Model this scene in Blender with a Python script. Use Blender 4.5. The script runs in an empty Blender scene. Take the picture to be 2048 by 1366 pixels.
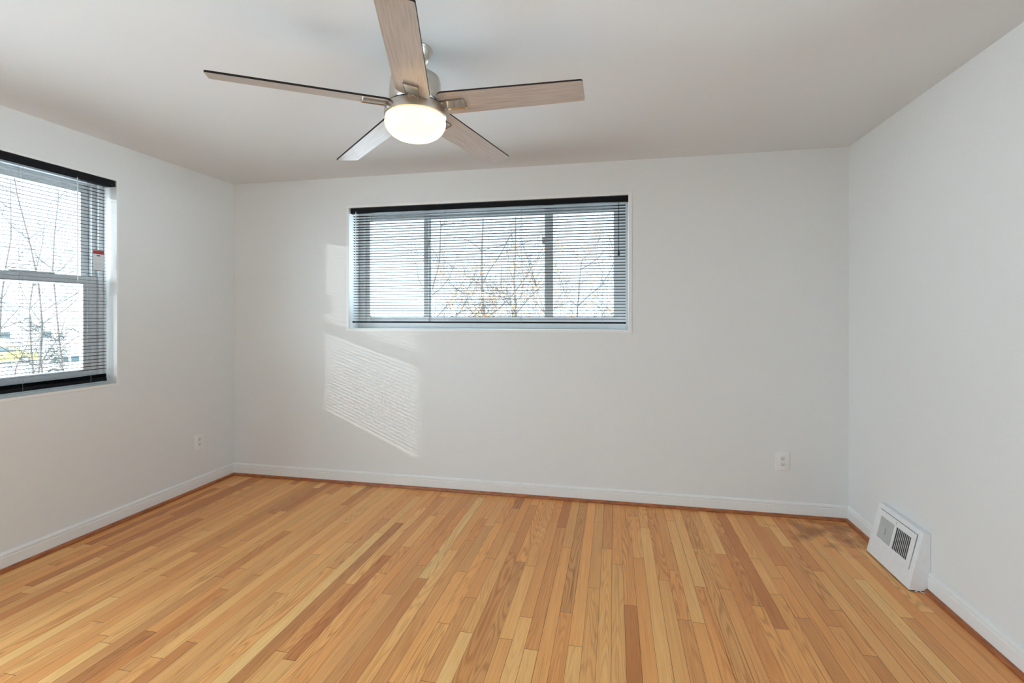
import bpy, bmesh, math, random
from mathutils import Vector, Matrix

# ------------------------------------------------------------------ camera, sky, lights, exposure
SC = bpy.context.scene
COL = SC.collection
R = math.radians

H = 2.44                       # ceiling height
XL, XR, YB, YF = -3.138, 1.498, 3.603, -1.10
CAMH = 1.3472
YAW = R(11.677)

cd = bpy.data.cameras.new('camera')
cam = bpy.data.objects.new('camera', cd)
COL.objects.link(cam)
cam.location = (0, 0, CAMH)
cam.rotation_euler = (R(90), 0, YAW)
cd.sensor_width = 36.0
cd.lens = 36.0 * 989.23 / 2048
cd.shift_y = -54.36 / 2048
cd.clip_start = 0.05
cd.clip_end = 400
SC.camera = cam

SC.view_settings.view_transform = 'Standard'
SC.view_settings.look = 'None'
SC.view_settings.gamma = 1.0
SC.view_settings.exposure = 0.23
SC.view_settings.use_curve_mapping = False
try:
    SC.cycles.use_denoising = True
    SC.cycles.denoiser = 'OPENIMAGEDENOISE'
    SC.cycles.denoising_input_passes = 'RGB_ALBEDO_NORMAL'
    SC.cycles.denoising_prefilter = 'ACCURATE'
    SC.cycles.use_light_tree = True
    SC.cycles.max_bounces = 10
    SC.cycles.diffuse_bounces = 6
    SC.cycles.transparent_max_bounces = 16
    SC.cycles.sample_clamp_indirect = 8.0
except Exception:
    pass

# bright winter sky: brightest towards the low sun (behind and left), dimmer to the north
w = bpy.data.worlds.new('sky')
SC.world = w
w.use_nodes = True
wn, wl = w.node_tree.nodes, w.node_tree.links
bg = wn['Background']
wtc = wn.new('ShaderNodeTexCoord')
wdot = wn.new('ShaderNodeVectorMath')
wdot.operation = 'DOT_PRODUCT'
wdot.inputs[1].default_value = Vector((-0.62, -0.74, 0.26)).normalized()
wmr = wn.new('ShaderNodeMapRange')
wmr.interpolation_type = 'SMOOTHSTEP'
wmr.inputs['From Min'].default_value = -0.25
wmr.inputs['From Max'].default_value = 0.95
wmr.inputs['To Min'].default_value = 3.0
wmr.inputs['To Max'].default_value = 9.0
wl.new(wtc.outputs['Generated'], wdot.inputs[0])
wl.new(wdot.outputs['Value'], wmr.inputs['Value'])
wl.new(wmr.outputs['Result'], bg.inputs['Strength'])
bg.inputs['Color'].default_value = (0.665, 0.862, 1.0, 1)

# the sun itself: low, travelling along the left side of the house onto the pale ground outside
sl = bpy.data.lights.new('sun', 'SUN')
sl.energy = 18
sl.angle = R(0.6)
sl.color = (0.93, 0.97, 1.0)
slo = bpy.data.objects.new('sun', sl)
COL.objects.link(slo)
slo.rotation_euler = Vector((-0.08, 1.0, -0.48)).to_track_quat('-Z', 'Y').to_euler()

# low winter sun glinting off a window pane across the street, coming in through the left-hand window
# (a short row of lamps along the bright pane, so the side edges of the patch are soft and the slat stripes stay)
for k in range(4):
    gl = bpy.data.lights.new('sun_glint', 'SPOT')
    gl.energy = 175
    gl.color = (0.97, 1.0, 0.99)
    gl.shadow_soft_size = 0.010
    gl.spot_size = R(15)
    gl.spot_blend = 0.25
    glo = bpy.data.objects.new('sun_glint', gl)
    COL.objects.link(glo)
    glo.location = (-7.74, -2.80 + (k - 1.5) * 0.06, 2.96)
    glo.rotation_euler = (Vector((-3.24, 2.15, 1.55)) - Vector(glo.location)).to_track_quat('-Z', 'Y').to_euler()


def portal(name, loc, rot, sx, sy):
    l = bpy.data.lights.new(name, 'AREA')
    l.shape = 'RECTANGLE'
    l.size, l.size_y = sx, sy
    l.cycles.is_portal = True
    o = bpy.data.objects.new(name, l)
    COL.objects.link(o)
    o.location = loc
    o.rotation_euler = rot


# sampling guides for the sky at the seen windows and the added openings (they give off no light themselves)
portal('sky_portal_back', (-0.99, YB + 0.30, 1.71), (R(-90), 0, 0), 2.2, 1.0)
portal('sky_portal_left', (XL - 0.30, 2.12, 1.55), (R(-90), 0, R(90)), 1.0, 1.3)
portal('sky_portal_added_left', (XL - 0.26, 0.22, 1.17), (R(-90), 0, R(90)), 1.65, 2.2)
portal('sky_portal_added_right', (XR + 0.26, 0.92, 1.30), (R(-90), 0, R(-90)), 1.7, 1.75)

# ------------------------------------------------------------------ helpers


def link(o, parent=None):
    COL.objects.link(o)
    if parent is not None:
        o.parent = parent
    return o


def obj(name, bm, mat, parent=None, smooth=False, loc=None, rot=None):
    bm.normal_update()
    me = bpy.data.meshes.new(name)
    bm.to_mesh(me)
    bm.free()
    for m in (mat if isinstance(mat, (list, tuple)) else [mat]):
        me.materials.append(m)
    if smooth:
        for p in me.polygons:
            p.use_smooth = True
        try:
            me.set_sharp_from_angle(angle=R(40))
        except Exception:
            pass
    o = bpy.data.objects.new(name, me)
    if loc is not None:
        o.location = loc
    if rot is not None:
        o.rotation_euler = rot
    return link(o, parent)


def empty(name, loc=(0, 0, 0), rot=(0, 0, 0), parent=None):
    o = bpy.data.objects.new(name, None)
    o.empty_display_size = 0.1
    o.location = loc
    o.rotation_euler = rot
    return link(o, parent)


def tag(o, label, cat, group=None):
    o['label'] = label
    o['category'] = cat
    if group:
        o['group'] = group
    return o


def struct(o):
    o['kind'] = 'structure'
    return o


def box(bm, x0, x1, y0, y1, z0, z1, bevel=0.0, seg=2):
    vs = [bm.verts.new((x, y, z)) for x in (x0, x1) for y in (y0, y1) for z in (z0, z1)]
    f = []
    for idx in ((0, 1, 3, 2), (4, 6, 7, 5), (0, 4, 5, 1), (2, 3, 7, 6), (0, 2, 6, 4), (1, 5, 7, 3)):
        f.append(bm.faces.new([vs[i] for i in idx]))
    if bevel > 0:
        es = list({e for q in f for e in q.edges})
        bmesh.ops.bevel(bm, geom=es, offset=bevel, segments=seg, affect='EDGES', profile=0.5)


def box_bm(*a, **k):
    bm = bmesh.new()
    box(bm, *a, **k)
    return bm


def ring(bm, ou, inn, d0, d1, M):
    """flat rectangular ring with thickness: ou/inn = (u0,u1,v0,v1); d0,d1 depths; M maps (u,v,d) to xyz."""
    def loop(r, d):
        u0, u1, v0, v1 = r
        return [bm.verts.new(M(u, v, d)) for u, v in ((u0, v0), (u1, v0), (u1, v1), (u0, v1))]
    A, B, C, D = loop(ou, d0), loop(inn, d0), loop(ou, d1), loop(inn, d1)
    for i in range(4):
        j = (i + 1) % 4
        bm.faces.new((A[i], A[j], B[j], B[i]))
        bm.faces.new((C[i], D[i], D[j], C[j]))
        bm.faces.new((B[i], B[j], D[j], D[i]))
        bm.faces.new((A[i], C[i], C[j], A[j]))


def lathe(bm, prof, n=48, cap0=False, cap1=False):
    rings = []
    for r, z in prof:
        if r < 1e-6:
            rings.append([bm.verts.new((0, 0, z))])
        else:
            rings.append([bm.verts.new((r * math.cos(2 * math.pi * i / n), r * math.sin(2 * math.pi * i / n), z)) for i in range(n)])
    for a, b in zip(rings, rings[1:]):
        for i in range(n):
            j = (i + 1) % n
            if len(a) == 1 and len(b) == 1:
                continue
            if len(a) == 1:
                bm.faces.new((a[0], b[i], b[j]))
            elif len(b) == 1:
                bm.faces.new((a[i], a[j], b[0]))
            else:
                bm.faces.new((a[i], a[j], b[j], b[i]))
    if cap0 and len(rings[0]) > 1:
        bm.faces.new(rings[0])
    if cap1 and len(rings[-1]) > 1:
        bm.faces.new(rings[-1])
    bmesh.ops.recalc_face_normals(bm, faces=bm.faces[:])


def tube(bm, pts, rad, n=6, cap=True):
    pts = [Vector(p) for p in pts]
    rs = rad if isinstance(rad, (list, tuple)) else [rad] * len(pts)
    prev = None
    rings = []
    for i, p in enumerate(pts):
        t = (pts[min(i + 1, len(pts) - 1)] - pts[max(i - 1, 0)])
        if t.length < 1e-9:
            t = Vector((0, 0, 1))
        t.normalize()
        a = prev if prev is not None else (Vector((1, 0, 0)) if abs(t.x) < 0.9 else Vector((0, 1, 0)))
        a = (a - t * a.dot(t))
        if a.length < 1e-6:
            a = t.orthogonal()
        a.normalize()
        b = t.cross(a)
        prev = a
        rings.append([bm.verts.new(p + (a * math.cos(2 * math.pi * k / n) + b * math.sin(2 * math.pi * k / n)) * rs[i]) for k in range(n)])
    for A, B in zip(rings, rings[1:]):
        for k in range(n):
            bm.faces.new((A[k], A[(k + 1) % n], B[(k + 1) % n], B[k]))
    if cap:
        bm.faces.new(rings[0][::-1])
        bm.faces.new(rings[-1])


# ------------------------------------------------------------------ materials


def mat(name, color, rough=0.5, metal=0.0, spec=0.5, coat=0.0):
    m = bpy.data.materials.new(name)
    m.use_nodes = True
    b = m.node_tree.nodes['Principled BSDF']
    b.inputs['Base Color'].default_value = (*color, 1)
    b.inputs['Roughness'].default_value = rough
    b.inputs['Metallic'].default_value = metal
    b.inputs['Specular IOR Level'].default_value = spec
    b.inputs['Coat Weight'].default_value = coat
    return m


def noise_color(m, c1, c2, scale, detail=3, stretch=(1, 1, 1), bump=0.0, lo=0.35, hi=0.65):
    nt = m.node_tree
    b = nt.nodes['Principled BSDF']
    tc = nt.nodes.new('ShaderNodeTexCoord')
    mp = nt.nodes.new('ShaderNodeMapping')
    mp.inputs['Scale'].default_value = stretch
    nz = nt.nodes.new('ShaderNodeTexNoise')
    nz.inputs['Scale'].default_value = scale
    nz.inputs['Detail'].default_value = detail
    cr = nt.nodes.new('ShaderNodeValToRGB')
    cr.color_ramp.elements[0].position = lo
    cr.color_ramp.elements[1].position = hi
    cr.color_ramp.elements[0].color = (*c1, 1)
    cr.color_ramp.elements[1].color = (*c2, 1)
    nt.links.new(tc.outputs['Object'], mp.inputs['Vector'])
    nt.links.new(mp.outputs['Vector'], nz.inputs['Vector'])
    nt.links.new(nz.outputs['Fac'], cr.inputs['Fac'])
    nt.links.new(cr.outputs['Color'], b.inputs['Base Color'])
    if bump:
        bp = nt.nodes.new('ShaderNodeBump')
        bp.inputs['Strength'].default_value = bump
        bp.inputs['Distance'].default_value = 0.002
        nt.links.new(nz.outputs['Fac'], bp.inputs['Height'])
        nt.links.new(bp.outputs['Normal'], b.inputs['Normal'])
    return m


M_wall = noise_color(mat('wall_paint', (0.80, 0.80, 0.79), 0.6, spec=0.3), (0.795, 0.797, 0.79), (0.81, 0.812, 0.805), 220, 4, bump=0.12)
M_ceil = noise_color(mat('ceiling_paint', (0.80, 0.80, 0.79), 0.8, spec=0.2), (0.765, 0.785, 0.805), (0.785, 0.805, 0.825), 200, 3, bump=0.08)
M_trim = noise_color(mat('trim_paint', (0.84, 0.84, 0.83), 0.35, spec=0.5), (0.83, 0.83, 0.82), (0.85, 0.85, 0.84), 60, 2)
M_vinyl = noise_color(mat('white_vinyl', (0.86, 0.86, 0.86), 0.35), (0.85, 0.85, 0.85), (0.88, 0.88, 0.88), 30, 2)
M_plastic = noise_color(mat('white_plastic', (0.86, 0.86, 0.85), 0.3), (0.85, 0.85, 0.84), (0.87, 0.87, 0.86), 40, 2)
M_socket = mat('socket_face', (0.78, 0.78, 0.77), 0.35)
M_dark = mat('dark_slot', (0.02, 0.02, 0.02), 0.7)
M_black = noise_color(mat('black_blind_enamel', (0.004, 0.004, 0.006), 0.5, spec=0.18), (0.003, 0.003, 0.005), (0.006, 0.006, 0.008), 50, 2)
M_cord = mat('grey_cord', (0.35, 0.36, 0.38), 0.7)
M_darkcord = mat('dark_cord', (0.03, 0.03, 0.035), 0.7)
M_wand = mat('clear_wand', (0.85, 0.86, 0.9), 0.15)
M_shoe = noise_color(mat('stained_shoe_moulding', (0.2, 0.07, 0.025), 0.4), (0.28, 0.080, 0.026), (0.46, 0.155, 0.052), 14, 5, stretch=(1, 1, 6))
M_nickel = noise_color(mat('brushed_nickel', (0.60, 0.57, 0.52), 0.28, metal=1.0), (0.56, 0.53, 0.48), (0.64, 0.61, 0.56), 30, 3, stretch=(1, 1, 30))
M_polish = mat('polished_nickel', (0.46, 0.42, 0.37), 0.18, metal=1.0)
M_blade_edge = mat('dark_blade_edge', (0.018, 0.014, 0.012), 0.6, spec=0.2)
M_vent = noise_color(mat('white_enamel_metal', (0.83, 0.83, 0.84), 0.35), (0.82, 0.82, 0.83), (0.85, 0.85, 0.86), 40, 2)
M_ventgrey = mat('grey_louvre', (0.50, 0.50, 0.49), 0.5)
M_ventlight = mat('light_grey_louvre', (0.62, 0.62, 0.61), 0.5)
M_red = mat('red_print', (0.42, 0.04, 0.03), 0.6)
M_tagwhite = mat('white_tag_card', (0.72, 0.74, 0.76), 0.6)
M_tagline = mat('grey_print', (0.45, 0.45, 0.46), 0.7)
M_tagdark = mat('dark_print', (0.16, 0.13, 0.12), 0.7)


def wood_blade():
    m = mat('driftwood_blade', (0.45, 0.38, 0.33), 0.36, spec=0.5, coat=0.12)
    nt = m.node_tree
    b = nt.nodes['Principled BSDF']
    tc = nt.nodes.new('ShaderNodeTexCoord')
    mp = nt.nodes.new('ShaderNodeMapping')
    mp.inputs['Scale'].default_value = (2.2, 55, 10)
    nz = nt.nodes.new('ShaderNodeTexNoise')
    nz.inputs['Scale'].default_value = 3.0
    nz.inputs['Detail'].default_value = 6
    nz.inputs['Distortion'].default_value = 0.4
    cr = nt.nodes.new('ShaderNodeValToRGB')
    cr.color_ramp.elements[0].position = 0.3
    cr.color_ramp.elements[1].position = 0.72
    cr.color_ramp.elements[0].color = (0.36, 0.295, 0.255, 1)
    cr.color_ramp.elements[1].color = (0.50, 0.425, 0.375, 1)
    nt.links.new(tc.outputs['Object'], mp.inputs['Vector'])
    nt.links.new(mp.outputs['Vector'], nz.inputs['Vector'])
    nt.links.new(nz.outputs['Fac'], cr.inputs['Fac'])
    nt.links.new(cr.outputs['Color'], b.inputs['Base Color'])
    return m


M_blade = wood_blade()


def shade_glass():
    m = mat('lit_frosted_glass', (0.10, 0.095, 0.08), 0.35)
    b = m.node_tree.nodes['Principled BSDF']
    b.inputs['Emission Color'].default_value = (1.0, 0.70, 0.37, 1)
    b.inputs['Emission Strength'].default_value = 2.0
    return m


M_shade = shade_glass()


def pane_glass():
    m = bpy.data.materials.new('window_glass')
    m.use_nodes = True
    nt = m.node_tree
    nt.nodes.clear()
    out = nt.nodes.new('ShaderNodeOutputMaterial')
    mix = nt.nodes.new('ShaderNodeMixShader')
    tr = nt.nodes.new('ShaderNodeBsdfTransparent')
    tr.inputs['Color'].default_value = (0.95, 0.97, 0.965, 1)
    gs = nt.nodes.new('ShaderNodeBsdfGlossy')
    gs.inputs['Roughness'].default_value = 0.02
    fr = nt.nodes.new('ShaderNodeFresnel')
    fr.inputs['IOR'].default_value = 1.45
    nt.links.new(fr.outputs['Fac'], mix.inputs['Fac'])
    nt.links.new(tr.outputs['BSDF'], mix.inputs[1])
    nt.links.new(gs.outputs['BSDF'], mix.inputs[2])
    nt.links.new(mix.outputs['Shader'], out.inputs['Surface'])
    return m


M_glass = pane_glass()


def floor_mat():
    m = mat('oak_strip_floor', (0.55, 0.32, 0.15), 0.42, spec=0.4)
    nt = m.node_tree
    N = nt.nodes
    L = nt.links
    b = N['Principled BSDF']

    def attr(n):
        a = N.new('ShaderNodeAttribute')
        a.attribute_name = n
        return a

    def math_(op, a, c=None, d=None):
        q = N.new('ShaderNodeMath')
        q.operation = op
        for i, v in enumerate((a, c, d)):
            if v is None:
                continue
            if isinstance(v, (int, float)):
                q.inputs[i].default_value = v
            else:
                L.new(v, q.inputs[i])
        return q.outputs[0]

    uv = N.new('ShaderNodeUVMap')
    uv.uv_map = 'plank'
    sx = N.new('ShaderNodeSeparateXYZ')
    L.new(uv.outputs['UV'], sx.inputs[0])
    u, v = sx.outputs['X'], sx.outputs['Y']
    tone, seed, cath, plen = (attr(n).outputs['Fac'] for n in ('tone', 'seed', 'cath', 'plen'))

    def noise(us, vs, sc, det, rough=0.55, dist=0.0):
        cx = N.new('ShaderNodeCombineXYZ')
        L.new(math_('MULTIPLY', u, us), cx.inputs['X'])
        L.new(math_('MULTIPLY_ADD', seed, 37.0, math_('MULTIPLY', v, vs)), cx.inputs['Y'])
        L.new(math_('MULTIPLY', seed, 91.0), cx.inputs['Z'])
        nz = N.new('ShaderNodeTexNoise')
        nz.inputs['Scale'].default_value = sc
        nz.inputs['Detail'].default_value = det
        nz.inputs['Roughness'].default_value = rough
        nz.inputs['Distortion'].default_value = dist
        L.new(cx.outputs[0], nz.inputs['Vector'])
        return nz.outputs['Fac']

    base = N.new('ShaderNodeValToRGB')
    e = base.color_ramp.elements
    e[0].position = 0.0
    e[0].color = (0.30, 0.115, 0.04, 1)
    e[1].position = 1.0
    e[1].color = (0.92, 0.60, 0.25, 1)
    for pos, c in ((0.22, (0.552, 0.224, 0.075)), (0.45, (0.718, 0.335, 0.116)), (0.65, (0.828, 0.422, 0.149)), (0.82, (0.925, 0.506, 0.182))):
        q = e.new(pos)
        q.color = (*c, 1)
    # slow drift of tone along each strip
    drift = noise(6, 1.6, 1.0, 2)
    t2 = math_('ADD', tone, math_('MULTIPLY', math_('SUBTRACT', drift, 0.5), 0.28))
    L.new(t2, base.inputs['Fac'])
    # cathedral figure: contour bands of a slow noise
    slow = noise(11, 0.9, 1.0, 1.5)
    bands = math_('SINE', math_('MULTIPLY', slow, 125.0))
    bands = math_('POWER', math_('MULTIPLY_ADD', bands, 0.5, 0.5), 2.2)
    figure = math_('MULTIPLY', math_('MULTIPLY', bands, cath), 0.25)
    # fine pores running along the strip
    fine = noise(260, 3.0, 1.0, 5, 0.65)
    pores = math_('MULTIPLY', math_('SUBTRACT', fine, 0.5), 0.60)
    # occasional dark mineral streaks
    st = noise(95, 1.3, 1.0, 3, 0.6)
    streak = N.new('ShaderNodeMapRange')
    streak.inputs['From Min'].default_value = 0.63
    streak.inputs['From Max'].default_value = 0.78
    streak.inputs['To Max'].default_value = 0.55
    L.new(st, streak.inputs['Value'])
    k = math_('SUBTRACT', math_('SUBTRACT', math_('ADD', 1.0, pores), figure), streak.outputs[0])
    # seams
    du = math_('MINIMUM', u, math_('SUBTRACT', 0.0572, u))
    dv = math_('MINIMUM', v, math_('SUBTRACT', plen, v))
    wseam = math_('MULTIPLY_ADD', math_('FRACT', math_('MULTIPLY', seed, 53.7)), 0.0009, 0.0003)
    su = N.new('ShaderNodeMath')
    su.operation = 'LESS_THAN'
    L.new(du, su.inputs[0])
    L.new(wseam, su.inputs[1])
    sv = N.new('ShaderNodeMath')
    sv.operation = 'LESS_THAN'
    L.new(dv, sv.inputs[0])
    sv.inputs[1].default_value = 0.0011
    seam = math_('MAXIMUM', su.outputs[0], sv.outputs[0])
    k = math_('MULTIPLY', k, math_('SUBTRACT', 1.0, math_('MULTIPLY', seam, 0.72)))
    # per-plank hue: some strips redder, some straw coloured; a few greyed by old wear
    hue = math_('FRACT', math_('MULTIPLY', seed, 17.31))
    gk = math_('MULTIPLY_ADD', hue, 0.17, 0.84)
    bk = math_('MULTIPLY_ADD', hue, 0.26, 0.74)
    # painted shade falloff by the far right corner, an irregular blotch on the boards
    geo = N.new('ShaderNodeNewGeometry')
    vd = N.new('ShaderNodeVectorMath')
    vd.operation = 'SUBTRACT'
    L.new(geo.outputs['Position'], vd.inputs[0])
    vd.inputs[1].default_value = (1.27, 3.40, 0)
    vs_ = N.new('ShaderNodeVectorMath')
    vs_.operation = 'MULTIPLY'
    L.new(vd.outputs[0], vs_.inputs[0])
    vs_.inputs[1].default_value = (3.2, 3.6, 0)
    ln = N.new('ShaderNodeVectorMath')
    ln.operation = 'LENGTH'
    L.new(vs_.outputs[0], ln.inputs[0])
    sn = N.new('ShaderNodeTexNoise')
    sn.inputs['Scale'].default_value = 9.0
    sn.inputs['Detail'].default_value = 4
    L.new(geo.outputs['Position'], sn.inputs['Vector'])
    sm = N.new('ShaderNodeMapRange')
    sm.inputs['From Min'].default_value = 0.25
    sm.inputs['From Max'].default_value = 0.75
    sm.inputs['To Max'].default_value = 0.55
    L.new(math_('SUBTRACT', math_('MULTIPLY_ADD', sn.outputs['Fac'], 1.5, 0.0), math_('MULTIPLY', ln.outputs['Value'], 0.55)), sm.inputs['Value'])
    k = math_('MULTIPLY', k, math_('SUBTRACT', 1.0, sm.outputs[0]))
    mul = N.new('ShaderNodeMix')
    mul.data_type = 'RGBA'
    mul.blend_type = 'MULTIPLY'
    mul.inputs['Factor'].default_value = 1.0
    cmb = N.new('ShaderNodeCombineColor')
    # darker grain lines lean a little redder
    L.new(math_('POWER', math_('MAXIMUM', k, 0.02), 0.92), cmb.inputs[0])
    L.new(math_('MULTIPLY', gk, math_('POWER', math_('MAXIMUM', k, 0.02), 1.2)), cmb.inputs[1])
    L.new(math_('MULTIPLY', bk, math_('POWER', math_('MAXIMUM', k, 0.02), 1.4)), cmb.inputs[2])
    L.new(base.outputs['Color'], mul.inputs['A'])
    L.new(cmb.outputs[0], mul.inputs['B'])
    L.new(mul.outputs['Result'], b.inputs['Base Color'])
    bp = N.new('ShaderNodeBump')
    bp.inputs['Strength'].default_value = 0.10
    bp.inputs['Distance'].default_value = 0.001
    L.new(k, bp.inputs['Height'])
    L.new(bp.outputs['Normal'], b.inputs['Normal'])
    return m


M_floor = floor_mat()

# ------------------------------------------------------------------ room shell
WT = 0.25  # wall thickness

# back and left window openings, then the unseen openings added for daylight
BW = (-2.075, 0.098, 1.235, 2.195)
LW = (1.640, 2.603, 0.905, 2.205)
GD = (-0.70, 0.95, 0.10, 2.15)
RW = (0.10, 1.75, 0.45, 2.15)


def floor_build():
    rnd = random.Random(11)
    bm = bmesh.new()
    uvl = bm.loops.layers.uv.new('plank')
    at = {n: bm.faces.layers.float.new(n) for n in ('tone', 'seed', 'cath', 'plen')}
    PW = 0.0572
    nx = int((XR - XL) / PW) + 2
    x = XL - 0.02
    for i in range(nx):
        y = YF - rnd.random() * 0.8
        while y < YB:
            ln = rnd.choice((0.35, 0.5, 0.7, 0.9, 1.0, 1.2, 1.4, 1.6, 1.9)) * rnd.uniform(0.85, 1.15)
            y1 = y + ln
            a, b_ = max(y, YF), min(y1, YB)
            if b_ - a > 0.02:
                vs = [bm.verts.new(p) for p in ((x, a, 0), (x + PW, a, 0), (x + PW, b_, 0), (x, b_, 0))]
                f = bm.faces.new(vs)
                for lp, (uu, vv) in zip(f.loops, ((0, a - y), (PW, a - y), (PW, b_ - y), (0, b_ - y))):
                    lp[uvl].uv = (uu, vv)
                t = rnd.gauss(0.67, 0.12)
                q = rnd.random()
                if q < 0.07:
                    t = rnd.uniform(0.24, 0.38)
                elif q > 0.88:
                    t = rnd.uniform(0.80, 0.92)
                f[at['tone']] = max(0.12, min(0.95, t))
                f[at['seed']] = rnd.random()
                f[at['cath']] = rnd.choice((0.0, 0.15, 0.3, 0.6, 1.0))
                f[at['plen']] = ln
            y = y1
        x += PW
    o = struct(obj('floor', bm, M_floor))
    return o


floor_build()
struct(obj('subfloor', box_bm(XL - WT, XR + WT, YF - WT, YB + WT, -0.2, -0.004), M_shoe))
struct(obj('ceiling', box_bm(XL - WT, XR + WT, YF - WT, YB + WT, H, H + 0.2), M_ceil))


def wall_ring(name, outer, hole, M):
    bm = bmesh.new()
    ring(bm, outer, hole, 0.0, WT, M)
    bmesh.ops.recalc_face_normals(bm, faces=bm.faces[:])
    return struct(obj(name, bm, M_wall))


back = wall_ring('wall_back', (XL, XR, -0.2, H), BW, lambda u, v, d: (u, YB + d, v))
left = wall_ring('wall_left', (1.3, YB + WT, -0.2, H), LW, lambda u, v, d: (XL - d, u, v))
wall_ring('wall_left', (YF - WT, 1.3, -0.2, H), GD, lambda u, v, d: (XL - d, u, v))
struct(obj('wall_front', box_bm(XL, XR, YF - WT, YF, -0.2, H), M_wall))
wall_ring('wall_right', (YF - WT, 2.0, -0.2, H), RW, lambda u, v, d: (XR + d, u, v))
struct(obj('wall_right', box_bm(XR, XR + WT, 2.0, YB + WT, -0.2, H), M_wall))

# ------------------------------------------------------------------ baseboards and shoe moulding
BASE = [(0, 0), (0.015, 0), (0.015, 0.074), (0.0115, 0.0775), (0.0135, 0.082), (0.0135, 0.090), (0.009, 0.097), (0.004, 0.101), (0, 0.101)]
SHOE = [(0.0152, 0.0005)] + [(0.0152 + 0.0145 * math.sin(a), 0.0005 + 0.021 * math.cos(a)) for a in [R(q) for q in (0, 15, 30, 45, 60, 75, 90)]][::-1]


def run(name, prof, p0, p1, inward, m0, m1, mtl):
    """profile swept from p0 to p1 along the wall foot; m0/m1 = +1 for a mitre at that end."""
    p0, p1, n = Vector((*p0, 0)), Vector((*p1, 0)), Vector((*inward, 0))
    t = (p1 - p0).normalized()
    bm = bmesh.new()
    A = [bm.verts.new(p0 + n * o + t * (o * m0) + Vector((0, 0, z))) for o, z in prof]
    B = [bm.verts.new(p1 + n * o - t * (o * m1) + Vector((0, 0, z))) for o, z in prof]
    k = len(prof)
    for i in range(k):
        j = (i + 1) % k
        bm.faces.new((A[i], A[j], B[j], B[i]))
    bm.faces.new(A[::-1])
    bm.faces.new(B)
    bmesh.ops.recalc_face_normals(bm, faces=bm.faces[:])
    return struct(obj(name, bm, mtl))


V0, V1 = 2.748, 3.160         # heat register along the right wall
for pr, nm, mt in ((BASE, 'baseboard', M_trim), (SHOE, 'trim', M_shoe)):
    nb = (lambda s, i: 'baseboard_' + s) if nm == 'baseboard' else (lambda s, i: 'trim_%d' % i)
    run(nb('back', 1), pr, (XL, YB), (XR, YB), (0, -1), 1, 1, mt)
    run(nb('left', 2), pr, (XL, YF), (XL, YB), (1, 0), 1, 1, mt)
    run(nb('right', 3), pr, (XR, V1 + 0.001), (XR, YB), (-1, 0), 0, 1, mt)
    run(nb('right', 4), pr, (XR, YF), (XR, V0 - 0.001), (-1, 0), 1, 0, mt)

# ------------------------------------------------------------------ windows


def ring_obj(name, ou, inn, d0, d1, M, m, parent):
    bm = bmesh.new()
    ring(bm, ou, inn, d0, d1, M)
    bmesh.ops.recalc_face_normals(bm, faces=bm.faces[:])
    o = obj(name, bm, m, parent)
    bv = o.modifiers.new('bevel', 'BEVEL')
    bv.width = 0.002
    bv.segments = 2
    bv.limit_method = 'ANGLE'
    return o


def pane(r, d, M, parent):
    bm = bmesh.new()
    u0, u1, v0, v1 = r
    A = [bm.verts.new(M(u, v, d)) for u, v in ((u0, v0), (u1, v0), (u1, v1), (u0, v1))]
    bm.faces.new(A)
    return obj('glass_pane', bm, M_glass, parent)


def mbox(name, u0, u1, v0, v1, d0, d1, M, m, parent, bevel=0.002):
    bm = bmesh.new()
    a, b_ = M(u0, v0, d0), M(u1, v1, d1)
    lo = [min(p, q) for p, q in zip(a, b_)]
    hi = [max(p, q) for p, q in zip(a, b_)]
    box(bm, lo[0], hi[0], lo[1], hi[1], lo[2], hi[2], bevel)
    return obj(name, bm, m, parent, smooth=bevel > 0)


# window_1: wide three-lite slider in the back wall
MB = lambda u, v, d: (u, YB + d, v)
w1 = struct(empty('window_1'))
e = 0.0005
ring_obj('casing', (BW[0] - 0.022, BW[1] + 0.026, BW[2] - 0.024, BW[3] + 0.022), (BW[0] + e, BW[1] - e, BW[2] + e, BW[3] - e), -0.004, 0.0, MB, M_trim, w1)
ring_obj('window_frame', (BW[0] + e, BW[1] - e, BW[2] + e, BW[3] - e), (-2.028, 0.020, 1.285, 2.155), 0.165, 0.24, MB, M_vinyl, w1)
for (u0, u1, dd, l, rr) in ((-2.030, -1.474, 0.185, 0.040, 0.040), (-1.474, -0.462, 0.205, 0.014, 0.020), (-0.526, 0.022, 0.185, 0.066, 0.026)):
    s = ring_obj('sash', (u0, u1, 1.282, 2.158), (u0 + l, u1 - rr, 1.327, 2.118), dd, dd + 0.03, MB, M_vinyl, w1)
    pane((u0 + l, u1 - rr, 1.327, 2.118), dd + 0.015, MB, s)
mbox('sash_latch', -1.472, -1.452, 1.895, 1.955, 0.176, 0.205, MB, M_vinyl, w1, 0.004)
mbox('sash_latch', -0.546, -0.527, 1.885, 1.945, 0.176, 0.205, MB, M_vinyl, w1, 0.004)

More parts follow.
